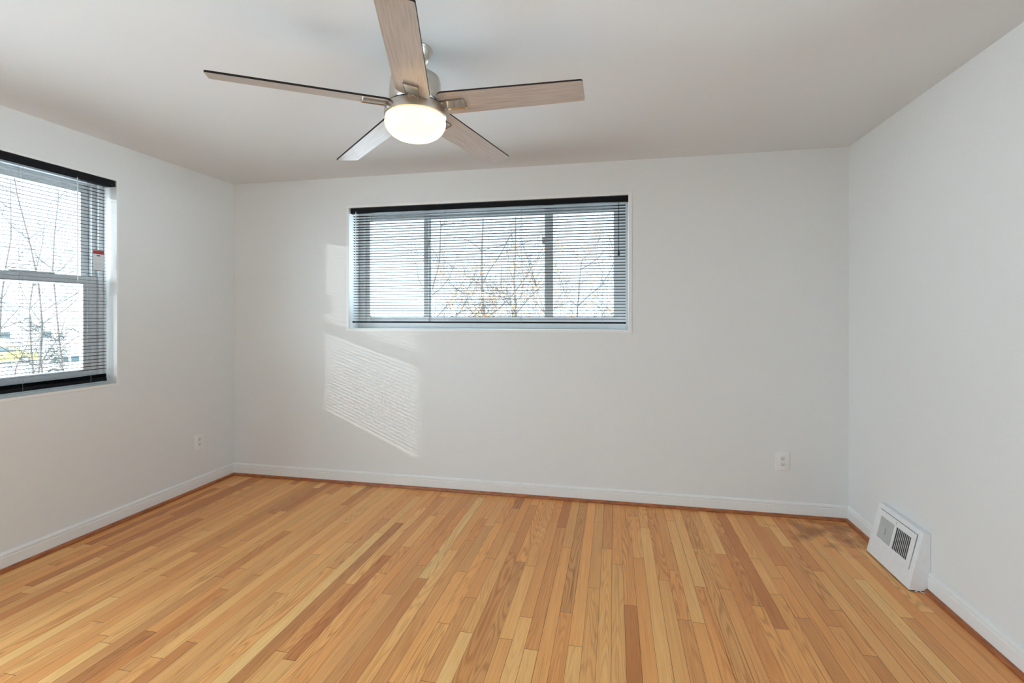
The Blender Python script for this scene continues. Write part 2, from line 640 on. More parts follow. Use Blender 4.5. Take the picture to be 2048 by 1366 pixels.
# window_2: double hung in the left wall
ML = lambda u, v, d: (XL - d, u, v)
w2 = struct(empty('window_2'))
ring_obj('casing', (LW[0] - 0.014, LW[1] + 0.014, LW[2] - 0.018, LW[3] + 0.014), (LW[0] + e, LW[1] - e, LW[2] + e, LW[3] - e), -0.004, 0.0, ML, M_trim, w2)
ring_obj('window_frame', (LW[0] + e, LW[1] - e, LW[2] + e, LW[3] - e), (LW[0] + 0.028, 2.575, 0.935, 2.175), 0.105, 0.20, ML, M_vinyl, w2)
up = ring_obj('upper_sash', (LW[0] + 0.03, 2.572, 1.535, 2.173), (LW[0] + 0.10, 2.503, 1.590, 2.120), 0.155, 0.185, ML, M_vinyl, w2)
pane((LW[0] + 0.10, 2.503, 1.590, 2.120), 0.17, ML, up)
lo_ = ring_obj('lower_sash', (LW[0] + 0.03, 2.572, 0.937, 1.588), (LW[0] + 0.113, 2.489, 1.002, 1.536), 0.118, 0.150, ML, M_vinyl, w2)
pane((LW[0] + 0.113, 2.489, 1.002, 1.536), 0.134, ML, lo_)
mbox('track_liner', 2.548, 2.574, 1.59, 2.17, 0.125, 0.150, ML, M_vinyl, w2)
mbox('sash_lift', 2.10, 2.33, 1.588, 1.597, 0.120, 0.150, ML, M_vinyl, w2, 0.003)

# added_window_3: unseen glazed opening added in the left wall to let in more daylight
w3 = struct(empty('added_window_3'))
ring_obj('window_frame', GD, (GD[0] + 0.05, GD[1] - 0.05, GD[2] + 0.05, GD[3] - 0.05), 0.12, 0.18, ML, M_vinyl, w3)
pane((GD[0] + 0.05, GD[1] - 0.05, GD[2] + 0.05, GD[3] - 0.05), 0.15, ML, w3)

# added_window_4: out-of-view opening added in the right wall to brighten the left wall
MR = lambda u, v, d: (XR + d, u, v)
w4 = struct(empty('added_window_4'))
ring_obj('window_frame', RW, (RW[0] + 0.05, RW[1] - 0.05, RW[2] + 0.05, RW[3] - 0.05), 0.12, 0.18, MR, M_vinyl, w4)
pane((RW[0] + 0.05, RW[1] - 0.05, RW[2] + 0.05, RW[3] - 0.05), 0.15, MR, w4)

# ------------------------------------------------------------------ mini blinds (local x along the window, -y towards the room)


def slat(bm, x0, x1, z, tilt, y=0.0, wd=0.025, crown=0.0018):
    n = 5
    ct, st = math.cos(tilt), math.sin(tilt)
    top = []
    for k in range(n):
        s = (k / (n - 1) - 0.5) * wd
        c = crown * (1 - (2 * s / wd) ** 2)
        yy, zz = s * ct - c * st * 0, s * -st + c
        top.append((y + yy, z + zz))
    th = 0.0006
    A = [[bm.verts.new((x, a, b_)) for a, b_ in top] for x in (x0, x1)]
    B = [[bm.verts.new((x, a, b_ - th)) for a, b_ in top] for x in (x0, x1)]
    for k in range(n - 1):
        bm.faces.new((A[0][k], A[1][k], A[1][k + 1], A[0][k + 1]))
        bm.faces.new((B[0][k], B[0][k + 1], B[1][k + 1], B[1][k]))
    for k in (0, n - 1):
        bm.faces.new((A[0][k], A[1][k], B[1][k], B[0][k]))
    for i in (0, 1):
        bm.faces.new(A[i] + B[i][::-1])


def headrail(bm, x0, x1, z0, z1, y0, y1):
    """open-topped channel with end caps"""
    t = 0.0025
    pr = [(y0, z1), (y0, z0 + 0.004), (y0 + 0.004, z0), (y1 - 0.004, z0), (y1, z0 + 0.004), (y1, z1), (y1 - t, z1), (y1 - t, z0 + t), (y0 + t, z0 + t), (y0 + t, z1)]
    A = [bm.verts.new((x0, a, b_)) for a, b_ in pr]
    B = [bm.verts.new((x1, a, b_)) for a, b_ in pr]
    k = len(pr)
    for i in range(k):
        bm.faces.new((A[i], A[(i + 1) % k], B[(i + 1) % k], B[i]))
    bm.faces.new(A)
    bm.faces.new(B[::-1])
    bmesh.ops.recalc_face_normals(bm, faces=bm.faces[:])


def blind(root, x0, x1, hz0, hz1, s0, s1, ztop, zbot, pitch, tilt, ys, cords, wandx, wz0, rail, hy0, hy1, jitter=0.0, seed=3):
    rnd = random.Random(seed)
    bm = bmesh.new()
    headrail(bm, x0, x1, hz0, hz1, hy0, hy1)
    hr = obj('headrail', bm, M_black, root)
    for xa, xb in ((x0 - 0.0015, x0 + 0.012), (x1 - 0.012, x1 + 0.0015)):
        obj('end_cap', box_bm(xa, xb, hy0 - 0.001, hy1 + 0.001, hz0 - 0.001, hz1 + 0.001, 0.001), M_black, hr)
    bm = bmesh.new()
    n = int(round((ztop - zbot) / pitch))
    for i in range(n + 1):
        slat(bm, s0, s1, ztop - i * pitch + rnd.uniform(-jitter, jitter), tilt + rnd.uniform(-0.02, 0.02), ys)
    obj('slats', bm, M_black, root, smooth=True)
    rz0, rz1 = rail
    bm = bmesh.new()
    box(bm, s0, s1, ys - 0.0125, ys + 0.0125, rz0, rz1, min(0.005, (rz1 - rz0) * 0.4), 3)
    br = obj('bottom_rail', bm, M_black, root, smooth=True)
    for xa, xb in ((s0 - 0.002, s0 + 0.008), (s1 - 0.008, s1 + 0.002)):
        obj('rail_cap', box_bm(xa, xb, ys - 0.0135, ys + 0.0135, rz0 - 0.001, rz1 + 0.001, 0.003), M_black, br)
    for cx in cords:
        bm = bmesh.new()
        for yy in (ys - 0.0135, ys + 0.0135):
            tube(bm, [(cx, yy, hz0 + 0.002), (cx, yy, rz0 + 0.004)], 0.0008, 5)
        for i in range(n + 1):
            z = ztop - i * pitch - 0.0015
            tube(bm, [(cx, ys - 0.0135, z), (cx, ys + 0.0135, z - 0.0)], 0.0005, 4)
        obj('ladder_cord', bm, M_cord, root)
    if wandx is not None:
        bm = bmesh.new()
        tube(bm, [(wandx, hy0 - 0.004, hz0 + 0.012), (wandx, hy0 - 0.006, hz0 - 0.008), (wandx, hy0 - 0.008, wz0)], [0.002, 0.0034, 0.0034], 6)
        obj('tilt_wand', bm, M_wand, root, smooth=True)
    return root


b1 = tag(empty('mini_blind', (0, YB, 0)), 'wide black mini blind with clear tilt wand in the three-part window facing the camera', 'blind')
blind(b1, -2.060, 0.096, 2.150, 2.190, -2.046, 0.079, 2.128, 1.318, 0.0215, 0.15, 0.019,
      (-1.893, -1.283, -0.680, -0.083), -2.012, 1.612, (1.280, 1.292), 0.002, 0.034, 0.0012, 3)
bm = bmesh.new()
tube(bm, [(0.030, -0.002, 2.152), (0.031, -0.003, 1.80)], 0.0014, 5)
tube(bm, [(0.033, -0.002, 2.152), (0.032, -0.003, 1.80)], 0.0014, 5)
lc = obj('lift_cord', bm, M_darkcord, b1)
bm = bmesh.new()
tube(bm, [(0.0315, -0.003, 1.805), (0.0315, -0.003, 1.79), (0.0315, -0.003, 1.765)], [0.003, 0.006, 0.008], 10)
obj('cord_tassel', bm, M_darkcord, lc, smooth=True)

b2 = tag(empty('mini_blind', (XL, 0, 0), (0, 0, R(90))), 'black mini blind with nearly edge-on slats in the left window', 'blind')
blind(b2, 1.646, 2.597, 2.167, 2.200, 1.662, 2.580, 2.140, 0.992, 0.0215, -0.05, 0.062,
      (1.76, 2.12, 2.482), 2.385, 1.55, (0.922, 0.944), 0.030, 0.080, 0.0010, 8)
obj('valance', box_bm(1.646, 2.596, 0.000, 0.004, 2.166, 2.203, 0.001), M_black, b2)
for xa, xb in ((1.646, 1.650), (2.592, 2.596)):
    obj('valance_return', box_bm(xa, xb, 0.0035, 0.032, 2.166, 2.203, 0.001), M_black, b2)
bm = bmesh.new()
for i in range(9):
    slat(bm, 1.662, 2.580, 0.9475 + i * 0.0023, 0.02 * (i % 3 - 1), 0.062)
obj('stacked_slats', bm, M_black, b2, smooth=True)

# safety card hung in front of the left blind
tg = tag(empty('warning_tag', (XL - 0.043, 2.523, 1.690), (0, 0, R(90))), 'small white hang tag with red header strip hanging on the left window blind', 'tag')
bm = bmesh.new()
box(bm, -0.033, 0.033, -0.0004, 0.0004, -0.066, 0.060, 0.0003, 1)
obj('card', bm, M_tagwhite, tg)
obj('red_header', box_bm(-0.034, 0.034, -0.0012, -0.0006, 0.036, 0.058), M_red, tg)
obj('dark_mark', box_bm(-0.011, 0.011, -0.0012, -0.0006, 0.022, 0.030), M_tagdark, tg)
bm = bmesh.new()
for z, wd in ((0.002, 0.024), (-0.020, 0.026), (-0.026, 0.024), (-0.032, 0.026), (-0.038, 0.022), (-0.048, 0.018)):
    box(bm, -wd, wd, -0.0010, -0.0006, z - 0.0006, z + 0.0006)
obj('fine_print', bm, M_tagline, tg)
bm = bmesh.new()
tube(bm, [(0.0, 0.0, 0.059), (0.006, -0.003, 0.20), (0.012, 0.010, 0.472)], 0.0006, 4)
obj('hang_string', bm, M_cord, tg)

# ------------------------------------------------------------------ wall outlets


def outlet(loc, rotz, label):
    t = tag(empty('wall_outlet', loc, (0, 0, rotz)), label, 'outlet')
    bm = bmesh.new()
    box(bm, -0.045, 0.045, -0.0055, -0.0002, -0.0625, 0.0625, 0.0035, 3)
    obj('cover_plate', bm, M_plastic, t, smooth=True)
    for s in (1, -1):
        bm = bmesh.new()
        n = 28
        loops = []
        for y, sc in ((-0.0045, 1.0), (-0.0076, 1.0), (-0.0083, 0.94)):
            lp = []
            for i in range(n):
                a = 2 * math.pi * i / n
                lp.append(bm.verts.new((max(-0.0145, min(0.0145, 0.0172 * math.cos(a))) * sc, y, s * 0.0195 + max(-0.0142, min(0.0142, 0.0172 * math.sin(a))) * sc)))
            loops.append(lp)
        for A, B in zip(loops, loops[1:]):
            for i in range(n):
                bm.faces.new((A[i], A[(i + 1) % n], B[(i + 1) % n], B[i]))
        bm.faces.new(loops[-1])
        bmesh.ops.recalc_face_normals(bm, faces=bm.faces[:])
        f = obj('receptacle', bm, M_socket, t)
        zc = s * 0.0195
        obj('slot', box_bm(-0.0072, -0.0050, -0.0088, -0.0082, zc - 0.002, zc + 0.007), M_dark, f)
        obj('slot', box_bm(0.0050, 0.0070, -0.0088, -0.0082, zc - 0.001, zc + 0.006), M_dark, f)
        bm = bmesh.new()
        tube(bm, [(0, -0.0082, zc - 0.0068), (0, -0.0088, zc - 0.0068)], 0.0027, 12)
        obj('ground_hole', bm, M_dark, f)
    bm = bmesh.new()
    tube(bm, [(0, -0.005, 0), (0, -0.0066, 0)], 0.003, 12)
    obj('screw', bm, M_socket, t)
    return t


outlet((1.101, YB, 0.3655), 0, 'white duplex outlet low on the far wall under and right of the wide window')
outlet((XL, 3.247, 0.3655), R(90), 'white duplex outlet low on the left wall near the far corner')

# ------------------------------------------------------------------ baseboard heat register on the right wall


def register():
    t = tag(empty('heat_register', (XR, (V0 + V1) / 2, 0)), 'white sloped metal heat register with open black grille at the foot of the right wall', 'vent')
    hw = (V1 - V0) / 2
    D0, D1, HT = 0.094, 0.031, 0.286

    def fx(z):      # distance of the sloped face from the wall at height z
        return D0 + (D1 - D0) * z / HT
    # housing: closed wedge
    bm = bmesh.new()
    pr = [(-0.0005, 0.006), (-D0, 0.006), (-D0 - 0.0, 0.012), (-D1, HT - 0.004), (-D1 + 0.004, HT), (-0.0005, HT)]
    A = [bm.verts.new((a, -hw, z)) for a, z in pr]
    B = [bm.verts.new((a, hw, z)) for a, z in pr]
    k = len(pr)
    for i in range(k):
        bm.faces.new((A[i], A[(i + 1) % k], B[(i + 1) % k], B[i]))
    bm.faces.new(A[::-1])
    bm.faces.new(B)
    bmesh.ops.recalc_face_normals(bm, faces=bm.faces[:])
    bmesh.ops.bevel(bm, geom=[q for q in bm.edges if abs(q.calc_face_angle(0)) > 0.5], offset=0.0015, segments=2, affect='EDGES')
    obj('housing', bm, M_vent, t, smooth=True)
    # dark block painted as the shaded gap under the housing
    obj('gap_shade', box_bm(-D0 + 0.006, -0.001, -hw + 0.004, hw - 0.004, 0.0005, 0.0065), M_dark, t)
    # sloped frame of reference: u along y (towards the far end = +), s up the slope
    ang = math.atan2(D0 - D1, HT)
    up = Vector((math.sin(ang), 0, math.cos(ang)))
    nrm = Vector((-math.cos(ang), 0, math.sin(ang)))
    org = Vector((-D0, 0, 0.006))

    def S(u, s, n):
        return org + Vector((0, u, 0)) + up * s + nrm * n

    def sbox(bm, u0, u1, s0, s1, n0, n1):
        vs = [bm.verts.new(S(u, s, n)) for u in (u0, u1) for s in (s0, s1) for n in (n0, n1)]
        fs = [bm.faces.new([vs[i] for i in q]) for q in ((0, 1, 3, 2), (4, 6, 7, 5), (0, 4, 5, 1), (2, 3, 7, 6), (0, 2, 6, 4), (1, 5, 7, 3))]
        bmesh.ops.recalc_face_normals(bm, faces=fs)
    # dark sheet that paints the shadow line round the register plate
    bm = bmesh.new()
    sbox(bm, -0.1712, 0.1692, 0.0848, 0.2645, 0.0002, 0.0008)
    obj('painted_shadow', bm, M_dark, t)
    # face plate: a ring with two openings
    u0, u1, s0, s1 = -0.170, 0.168, 0.085, 0.263
    oa = (-0.138, -0.008)      # near (open) grille
    ob = (0.012, 0.142)        # far (shut) grille
    g0, g1 = 0.115, 0.232
    bm = bmesh.new()
    us = [u0, oa[0], oa[1], ob[0], ob[1], u1]
    ss = [s0, g0, g1, s1]
    n0, n1 = 0.0008, 0.0045
    P = {}
    for i, u in enumerate(us):
        for j, s in enumerate(ss):
            for kk, n in ((0, n0), (1, n1)):
                P[i, j, kk] = bm.verts.new(S(u, s, n))
    solid = lambda i, j: 0 <= i < 5 and 0 <= j < 3 and not (j == 1 and i in (1, 3))
    for i in range(5):
        for j in range(3):
            if not solid(i, j):
                continue
            bm.faces.new((P[i, j, 1], P[i + 1, j, 1], P[i + 1, j + 1, 1], P[i, j + 1, 1]))
            bm.faces.new((P[i, j, 0], P[i, j + 1, 0], P[i + 1, j + 1, 0], P[i + 1, j, 0]))
            for di, dj, a, b_ in ((-1, 0, (i, j), (i, j + 1)), (1, 0, (i + 1, j), (i + 1, j + 1)), (0, -1, (i, j), (i + 1, j)), (0, 1, (i, j + 1), (i + 1, j + 1))):
                if not solid(i + di, j + dj):
                    bm.faces.new((P[a[0], a[1], 0], P[b_[0], b_[1], 0], P[b_[0], b_[1], 1], P[a[0], a[1], 1]))
    bmesh.ops.recalc_face_normals(bm, faces=bm.faces[:])
    fp = obj('face_plate', bm, M_vent, t)
    bm = bmesh.new()
    sbox(bm, oa[0], oa[1], g0, g1, 0.0009, 0.0012)
    obj('duct_opening', bm, M_dark, t)
    for k in range(1, 9):
        u = oa[0] + (oa[1] - oa[0]) * k / 9
        bm = bmesh.new()
        sbox(bm, u - 0.0009, u + 0.0009, g0 - 0.001, g1 + 0.001, 0.0013, 0.0036)
        obj('grille_bar', bm, M_vent, fp)
    bm = bmesh.new()
    sbox(bm, ob[0], ob[1], g0, g1, 0.0009, 0.0018)
    dp = obj('damper', bm, M_ventgrey, t)
    for k in range(1, 14):
        u = ob[0] + (ob[1] - ob[0]) * k / 14
        bm = bmesh.new()
        sbox(bm, u - 0.0018, u + 0.0018, g0 - 0.001, g1 + 0.001, 0.0018, 0.0040)
        obj('grille_bar', bm, M_ventlight, fp)
    bm = bmesh.new()
    sbox(bm, 0.074, 0.080, 0.150, 0.185, 0.0040, 0.0085)
    obj('damper_lever', bm, M_ventgrey, dp)
    bm = bmesh.new()
    tube(bm, [S(0.0, 0.2475, 0.004), S(0.0, 0.2475, 0.0062)], 0.0038, 12)
    obj('screw', bm, M_ventgrey, fp)
    return t


register()

# ------------------------------------------------------------------ ceiling fan
FX, FY = -0.8048, 1.9219
fan = tag(empty('ceiling_fan', (FX, FY, H)), 'brushed nickel ceiling fan with five grey wood blades and a lit frosted bowl light', 'ceiling fan')


def Z(z):
    return z - H


bm = bmesh.new()
lathe(bm, [(0.0, Z(2.4395)), (0.070, Z(2.4395)), (0.072, Z(2.434)), (0.068, Z(2.428)), (0.064, Z(2.424)), (0.060, Z(2.405)), (0.048, Z(2.388)), (0.030, Z(2.380)), (0.016, Z(2.378)), (0.0, Z(2.378))], 48)
obj('canopy', bm, M_nickel, fan, smooth=True)
bm = bmesh.new()
lathe(bm, [(0.0, Z(2.385)), (0.012, Z(2.385)), (0.012, Z(2.300)), (0.0, Z(2.300))], 24)
obj('downrod', bm, M_nickel, fan, smooth=True)
bm = bmesh.new()
lathe(bm, [(0.0, Z(2.350)), (0.020, Z(2.350)), (0.026, Z(2.342)), (0.026, Z(2.330)), (0.0, Z(2.330))], 32)
obj('yoke_cover', bm, M_nickel, fan, smooth=True)
bm = bmesh.new()
lathe(bm, [(0.0, Z(2.333)), (0.060, Z(2.333)), (0.088, Z(2.330)), (0.098, Z(2.322)), (0.103, Z(2.305)), (0.106, Z(2.260)), (0.108, Z(2.222)), (0.104, Z(2.214)), (0.0, Z(2.214))], 64)
obj('motor_housing', bm, M_nickel, fan, smooth=True)
bm = bmesh.new()
lathe(bm, [(0.0, Z(2.216)), (0.096, Z(2.216)), (0.096, Z(2.200)), (0.0, Z(2.200))], 48)
obj('flywheel', bm, M_dark, fan, smooth=True)
bm = bmesh.new()
lathe(bm, [(0.0, Z(2.2045)), (0.108, Z(2.2045)), (0.116, Z(2.2035)), (0.122, Z(2.199)), (0.125, Z(2.192)), (0.127, Z(2.170)), (0.1265, Z(2.163)), (0.121, Z(2.160)), (0.119, Z(2.166)), (0.0, Z(2.166))], 64)
obj('light_ring', bm, M_nickel, fan, smooth=True)
bm = bmesh.new()
lathe(bm, [(0.1185, Z(2.167)), (0.1205, Z(2.160)), (0.1235, Z(2.148)), (0.1245, Z(2.136)), (0.1225, Z(2.122)), (0.114, Z(2.106)), (0.099, Z(2.090)), (0.080, Z(2.0785)), (0.072, Z(2.0755)), (0.066, Z(2.0765)), (0.060, Z(2.0735)), (0.035, Z(2.0695)), (0.0, Z(2.068))], 64)
obj('bowl_shade', bm, M_shade, fan, smooth=True)


def blade_outline(r0, r1, wr, wt, n=5):
    """closed outline in plan (x along the blade, y across), rounded corners"""
    pts = []

    def corner(cx, cy, rad, a0, a1):
        for i in range(n + 1):
            a = R(a0 + (a1 - a0) * i / n)
            pts.append((cx + rad * math.cos(a), cy + rad * math.sin(a)))
    cr, ct = 0.030, 0.008
    corner(r0 + cr, -wr / 2 + cr, cr, 180, 270)
    corner(r1 - ct, -wt / 2 + ct, ct, 270, 360)
    corner(r1 - ct, wt / 2 - ct, ct, 0, 90)
    corner(r0 + cr, wr / 2 - cr, cr, 90, 180)
    return pts


def make_blade(ang, rt, ztip, label=None):
    z0 = 2.2085
    droop = math.atan2(z0 - ztip, rt - 0.11)
    pts = blade_outline(0.108, rt, 0.136, 0.118)
    bm = bmesh.new()
    th = 0.0075
    top = [bm.verts.new((x, y, th / 2)) for x, y in pts]
    bot = [bm.verts.new((x, y, -th / 2)) for x, y in pts]
    ft = bm.faces.new(top)
    fb = bm.faces.new(bot[::-1])
    k = len(pts)
    for i in range(k):
        f = bm.faces.new((top[i], bot[i], bot[(i + 1) % k], top[(i + 1) % k]))
        f.material_index = 1
    bmesh.ops.recalc_face_normals(bm, faces=bm.faces[:])
    # spin to direction, droop, then pitch about the blade's own axis
    rot = Matrix.Rotation(ang, 3, 'Z') @ Matrix.Rotation(droop, 3, 'Y') @ Matrix.Rotation(R(-13), 3, 'X')
    o = obj('blade', bm, [M_blade, M_blade_edge], fan, loc=(0, 0, Z(z0)), rot=rot.to_euler())
    # polished arm plate under the blade root
    bm = bmesh.new()
    x0, x1, hw, c = 0.116, 0.216, 0.030, 0.005
    zb, zt = -0.0130, -0.0039
    pl = [(x0, -hw * 0.86), (x1 - c, -hw), (x1, -hw + c), (x1, hw - c), (x1 - c, hw), (x0, hw * 0.86)]
    t_ = [bm.verts.new((x, y, zt)) for x, y in pl]
    b_ = [bm.verts.new((x, y, zb)) for x, y in pl]
    bm.faces.new(t_)
    fbot = bm.faces.new(b_[::-1])
    for i in range(len(pl)):
        j = (i + 1) % len(pl)
        bm.faces.new((t_[i], b_[i], b_[j], t_[j]))
    bmesh.ops.recalc_face_normals(bm, faces=bm.faces[:])
    res = bmesh.ops.inset_region(bm, faces=[fbot], thickness=0.005, depth=0.0)
    bmesh.ops.translate(bm, verts=list(fbot.verts), vec=(0, 0, 0.0028))
    arm = obj('blade_arm', bm, M_polish, o)
    bm = bmesh.new()
    box(bm, 0.080, 0.128, -0.0165, 0.0165, -0.0125, -0.0040, 0.002)
    obj('arm_neck', bm, M_polish, o)
    for y in (-0.012, 0.012):
        bm = bmesh.new()
        tube(bm, [(0.110, y, -0.012), (0.110, y, -0.0145)], 0.0035, 10)
        obj('screw', bm, M_polish, o)
    return o


for th, rt, zt in ((-13.0, 0.690, 2.205), (61.3, 0.700, 2.178), (131.0, 0.702, 2.160), (203.0, 0.745, 2.200), (276.5, 0.735, 2.200)):
    make_blade(R(th) + YAW, rt, zt)

# ------------------------------------------------------------------ outdoors
GZ = -2.8
M_ground = noise_color(mat('pale_winter_ground', (0.5, 0.5, 0.47), 0.9), (0.72, 0.73, 0.73), (0.82, 0.83, 0.83), 0.35, 5)
M_road = noise_color(mat('pale_road', (0.42, 0.42, 0.42), 0.9), (0.50, 0.50, 0.50), (0.58, 0.58, 0.57), 3, 4)
M_bark = noise_color(mat('grey_bark', (0.05, 0.042, 0.036), 0.9), (0.035, 0.030, 0.026), (0.075, 0.062, 0.052), 12, 4, stretch=(1, 1, 0.2))
M_leaf = noise_color(mat('dry_orange_leaf', (0.40, 0.16, 0.05), 0.7), (0.26, 0.10, 0.035), (0.50, 0.22, 0.07), 3, 2)
M_ever = noise_color(mat('evergreen_leaf', (0.05, 0.07, 0.045), 0.8), (0.04, 0.05, 0.04), (0.10, 0.11, 0.09), 4, 2)
M_house = noise_color(mat('white_siding', (0.75, 0.75, 0.74), 0.7), (0.72, 0.72, 0.71), (0.78, 0.78, 0.77), 1.5, 2)
M_roof = noise_color(mat('grey_shingle', (0.16, 0.155, 0.15), 0.9), (0.12, 0.118, 0.115), (0.21, 0.205, 0.20), 6, 4)
M_yellow = noise_color(mat('yellow_car_paint', (0.62, 0.52, 0.06), 0.35), (0.58, 0.48, 0.05), (0.65, 0.55, 0.07), 2, 2)
M_white = noise_color(mat('white_car_paint', (0.75, 0.76, 0.76), 0.3), (0.73, 0.74, 0.74), (0.77, 0.78, 0.78), 2, 2)
M_tyre = mat('tyre_rubber', (0.02, 0.02, 0.02), 0.8)
M_carglass = mat('car_glass', (0.03, 0.05, 0.055), 0.1)
M_wire = mat('black_wire', (0.02, 0.02, 0.02), 0.7)

bm = bmesh.new()
bmesh.ops.create_grid(bm, x_segments=40, y_segments=40, size=90)
for v in bm.verts:
    dist = max(0.0, math.hypot(v.co.x + 20, v.co.y - 20) - 45)
    v.co.z = 0.0012 * dist * dist * 0.3
g = struct(obj('ground', bm, M_ground, loc=(-25, 30, GZ)))
struct(obj('road', box_bm(-34.5, -28.5, -30, 90, GZ + 0.005, GZ + 0.03), M_road))


def grow(rnd, bm, p, d, length, rad, depth, tips, maxd, up=0.12, wob=0.22, sides=5, spread=0.75):
    nseg = 5 if depth < 2 else 4
    pts, rs = [p.copy()], [rad]
    q = p.copy()
    dd = d.normalized()
    kids = []
    for i in range(nseg):
        dd = (dd + Vector((rnd.gauss(0, wob), rnd.gauss(0, wob), rnd.gauss(0, wob) + up)) * 0.6).normalized()
        q = q + dd * length / nseg
        pts.append(q.copy())
        rs.append(rad * (1 - 0.72 * (i + 1) / nseg))
        if i >= 1 or depth > 0:
            kids.append((q.copy(), dd.copy(), rs[-1], i))
    tube(bm, pts, rs, sides if depth < 2 else 3, cap=False)
    if depth >= maxd:
        tips.append((q, dd))
        return
    for (kp, kd, kr, i) in kids:
        for _ in range(1 if depth == 0 else rnd.choice((1, 1, 2))):
            side = Vector((rnd.gauss(0, 1), rnd.gauss(0, 1), rnd.gauss(0.15, 0.6)))
            side = (side - kd * side.dot(kd))
            if side.length < 1e-3:
                continue
            nd = (kd * rnd.uniform(0.45, 0.9) + side.normalized() * spread).normalized()
            grow(rnd, bm, kp, nd, length * rnd.uniform(0.45, 0.68), max(kr * rnd.uniform(0.5, 0.75), 0.004), depth + 1, tips, maxd, up, wob, sides, spread)


def tree(loc, height, rad, seed, label, name='bare_tree', maxd=3, lean=(0, 0), leaves=0, leafsize=0.06, leafmat=None, group=None, start=0.25, spread=0.75, cat='tree'):
    rnd = random.Random(seed)
    t = tag(empty(name, loc), label, cat, group)
    bt = bmesh.new()
    bb = bmesh.new()
    p = Vector((0, 0, 0))
    d = Vector((lean[0], lean[1], 1)).normalized()
    pts, rs = [p.copy()], [rad]
    N_ = 9
    kids = []
    for i in range(N_):
        d = (d + Vector((rnd.gauss(0, 0.10), rnd.gauss(0, 0.10), 0.06))).normalized()
        p = p + d * height / N_
        pts.append(p.copy())
        rs.append(max(rad * (1 - 0.9 * (i + 1) / N_), 0.008))
        if (i + 1) / N_ > start:
            kids.append((p.copy(), d.copy(), rs[-1], (i + 1) / N_))
    tube(bt, pts, rs, 8)
    tips = []
    for kp, kd, kr, f in kids:
        for _ in range(rnd.choice((2, 2, 3))):
            a = rnd.uniform(0, 2 * math.pi)
            nd = Vector((math.cos(a), math.sin(a), rnd.uniform(0.3, 0.9))).normalized()
            grow(rnd, bb, kp, nd, height * rnd.uniform(0.22, 0.40) * (1.15 - 0.6 * f), max(kr * 0.6, 0.010), 1, tips, maxd, spread=spread)
    obj('trunk', bt, M_bark, t, smooth=True)
    obj('branches', bb, M_bark, t)
    if leaves and tips:
        bl = bmesh.new()
        for _ in range(leaves):
            q, dd = rnd.choice(tips)
            c = q - dd * rnd.uniform(0, 0.35) + Vector((rnd.gauss(0, 0.06), rnd.gauss(0, 0.06), rnd.gauss(0, 0.06)))
            a = Vector((rnd.gauss(0, 1), rnd.gauss(0, 1), rnd.gauss(0, 1))).normalized()
            b_ = a.orthogonal().normalized()
            s = leafsize * rnd.uniform(0.6, 1.3)
            m_ = a.cross(b_) * s * 0.15
            vs = [bl.verts.new(c + v) for v in (a * s, b_ * s * 0.45 + m_, -a * s, -b_ * s * 0.45 + m_)]
            bl.faces.new(vs)
        lv = obj('leaves', bl, leafmat or M_leaf, t)
        lv['kind'] = 'stuff'
    return t


def at(px, dist, z=GZ):
    """ground point in the direction of photo column px, dist metres ahead of the camera"""
    r = (px - 1024) / 989.23 * dist
    c, s = math.cos(YAW), math.sin(YAW)
    return (c * r - s * dist, s * r + c * dist, z)


# trees beyond the wide back window
tree(at(1035, 15), 9.5, 0.055, 21, 'slim bare tree whose trunk rises behind the middle pane of the wide window', lean=(-0.10, 0.05))
tree(at(800, 13), 8.5, 0.05, 22, 'bare leaning tree seen through the left pane of the wide window', lean=(-0.16, 0.05))
tree(at(960, 20), 12.0, 0.075, 23, 'larger bare tree farther off behind the middle pane of the wide window', lean=(-0.12, 0.0))
tree(at(1180, 17), 8.0, 0.05, 24, 'bare tree behind the right pane of the wide window', lean=(0.05, 0.0))
for i, (px, dd, h_, sd, lab) in enumerate((
        (905, 10.0, 4.3, 31, 'orange-leaved sapling at the bottom of the middle pane beside the left mullion'),
        (985, 8.5, 4.5, 32, 'orange-leaved sapling at the bottom centre of the middle pane'),
        (1060, 11.5, 5.0, 33, 'orange-leaved sapling at the bottom of the middle pane beside the right mullion'),
        (1135, 8.0, 4.9, 34, 'orange-leaved sapling in the right pane beside the right mullion'),
        (1180, 12.0, 5.6, 35, 'orange-leaved sapling farther off in the centre of the right pane'),
        (1222, 9.5, 5.4, 36, 'orange-leaved sapling at the right edge of the wide window'))):
    tree(at(px, dd), h_, 0.025, sd, lab, 'leafy_sapling', 3, leaves=420, leafsize=0.035, start=0.3, spread=0.6)
# trees beyond the left window
tree(at(20, 11), 9.0, 0.035, 41, 'bare tree with wide forking limbs nearest the left window', lean=(0.05, 0.05), maxd=3)
tree(at(120, 15), 10.0, 0.035, 42, 'bare tree at the right side of the left window panes', lean=(-0.06, 0.08))
tree(at(-40, 20), 11.0, 0.05, 43, 'bare tree farther down the slope at the left picture edge', lean=(0.1, 0.0))
tree(at(70, 24), 10.0, 0.05, 44, 'thin bare tree standing between the evergreen shrubs beyond the left window', lean=(-0.12, 0.02))
tree(at(160, 28), 9.0, 0.05, 45, 'thin bare tree across the street behind the white parked car', lean=(0.10, -0.05))
for i, (px, dd, h_, sd, lab) in enumerate((
        (30, 34, 3.4, 51, 'grey-green evergreen shrub across the street at the left of the lower sash'),
        (85, 30, 3.3, 52, 'grey-green evergreen shrub across the street in the middle of the lower sash'),
        (140, 26, 2.9, 53, 'grey-green evergreen shrub nearest the right stile of the lower sash'))):
    tree(at(px, dd), h_, 0.05, sd, lab, 'evergreen_shrub', 3, leaves=700, leafsize=0.06, leafmat=M_ever, start=0.1, cat='shrub')


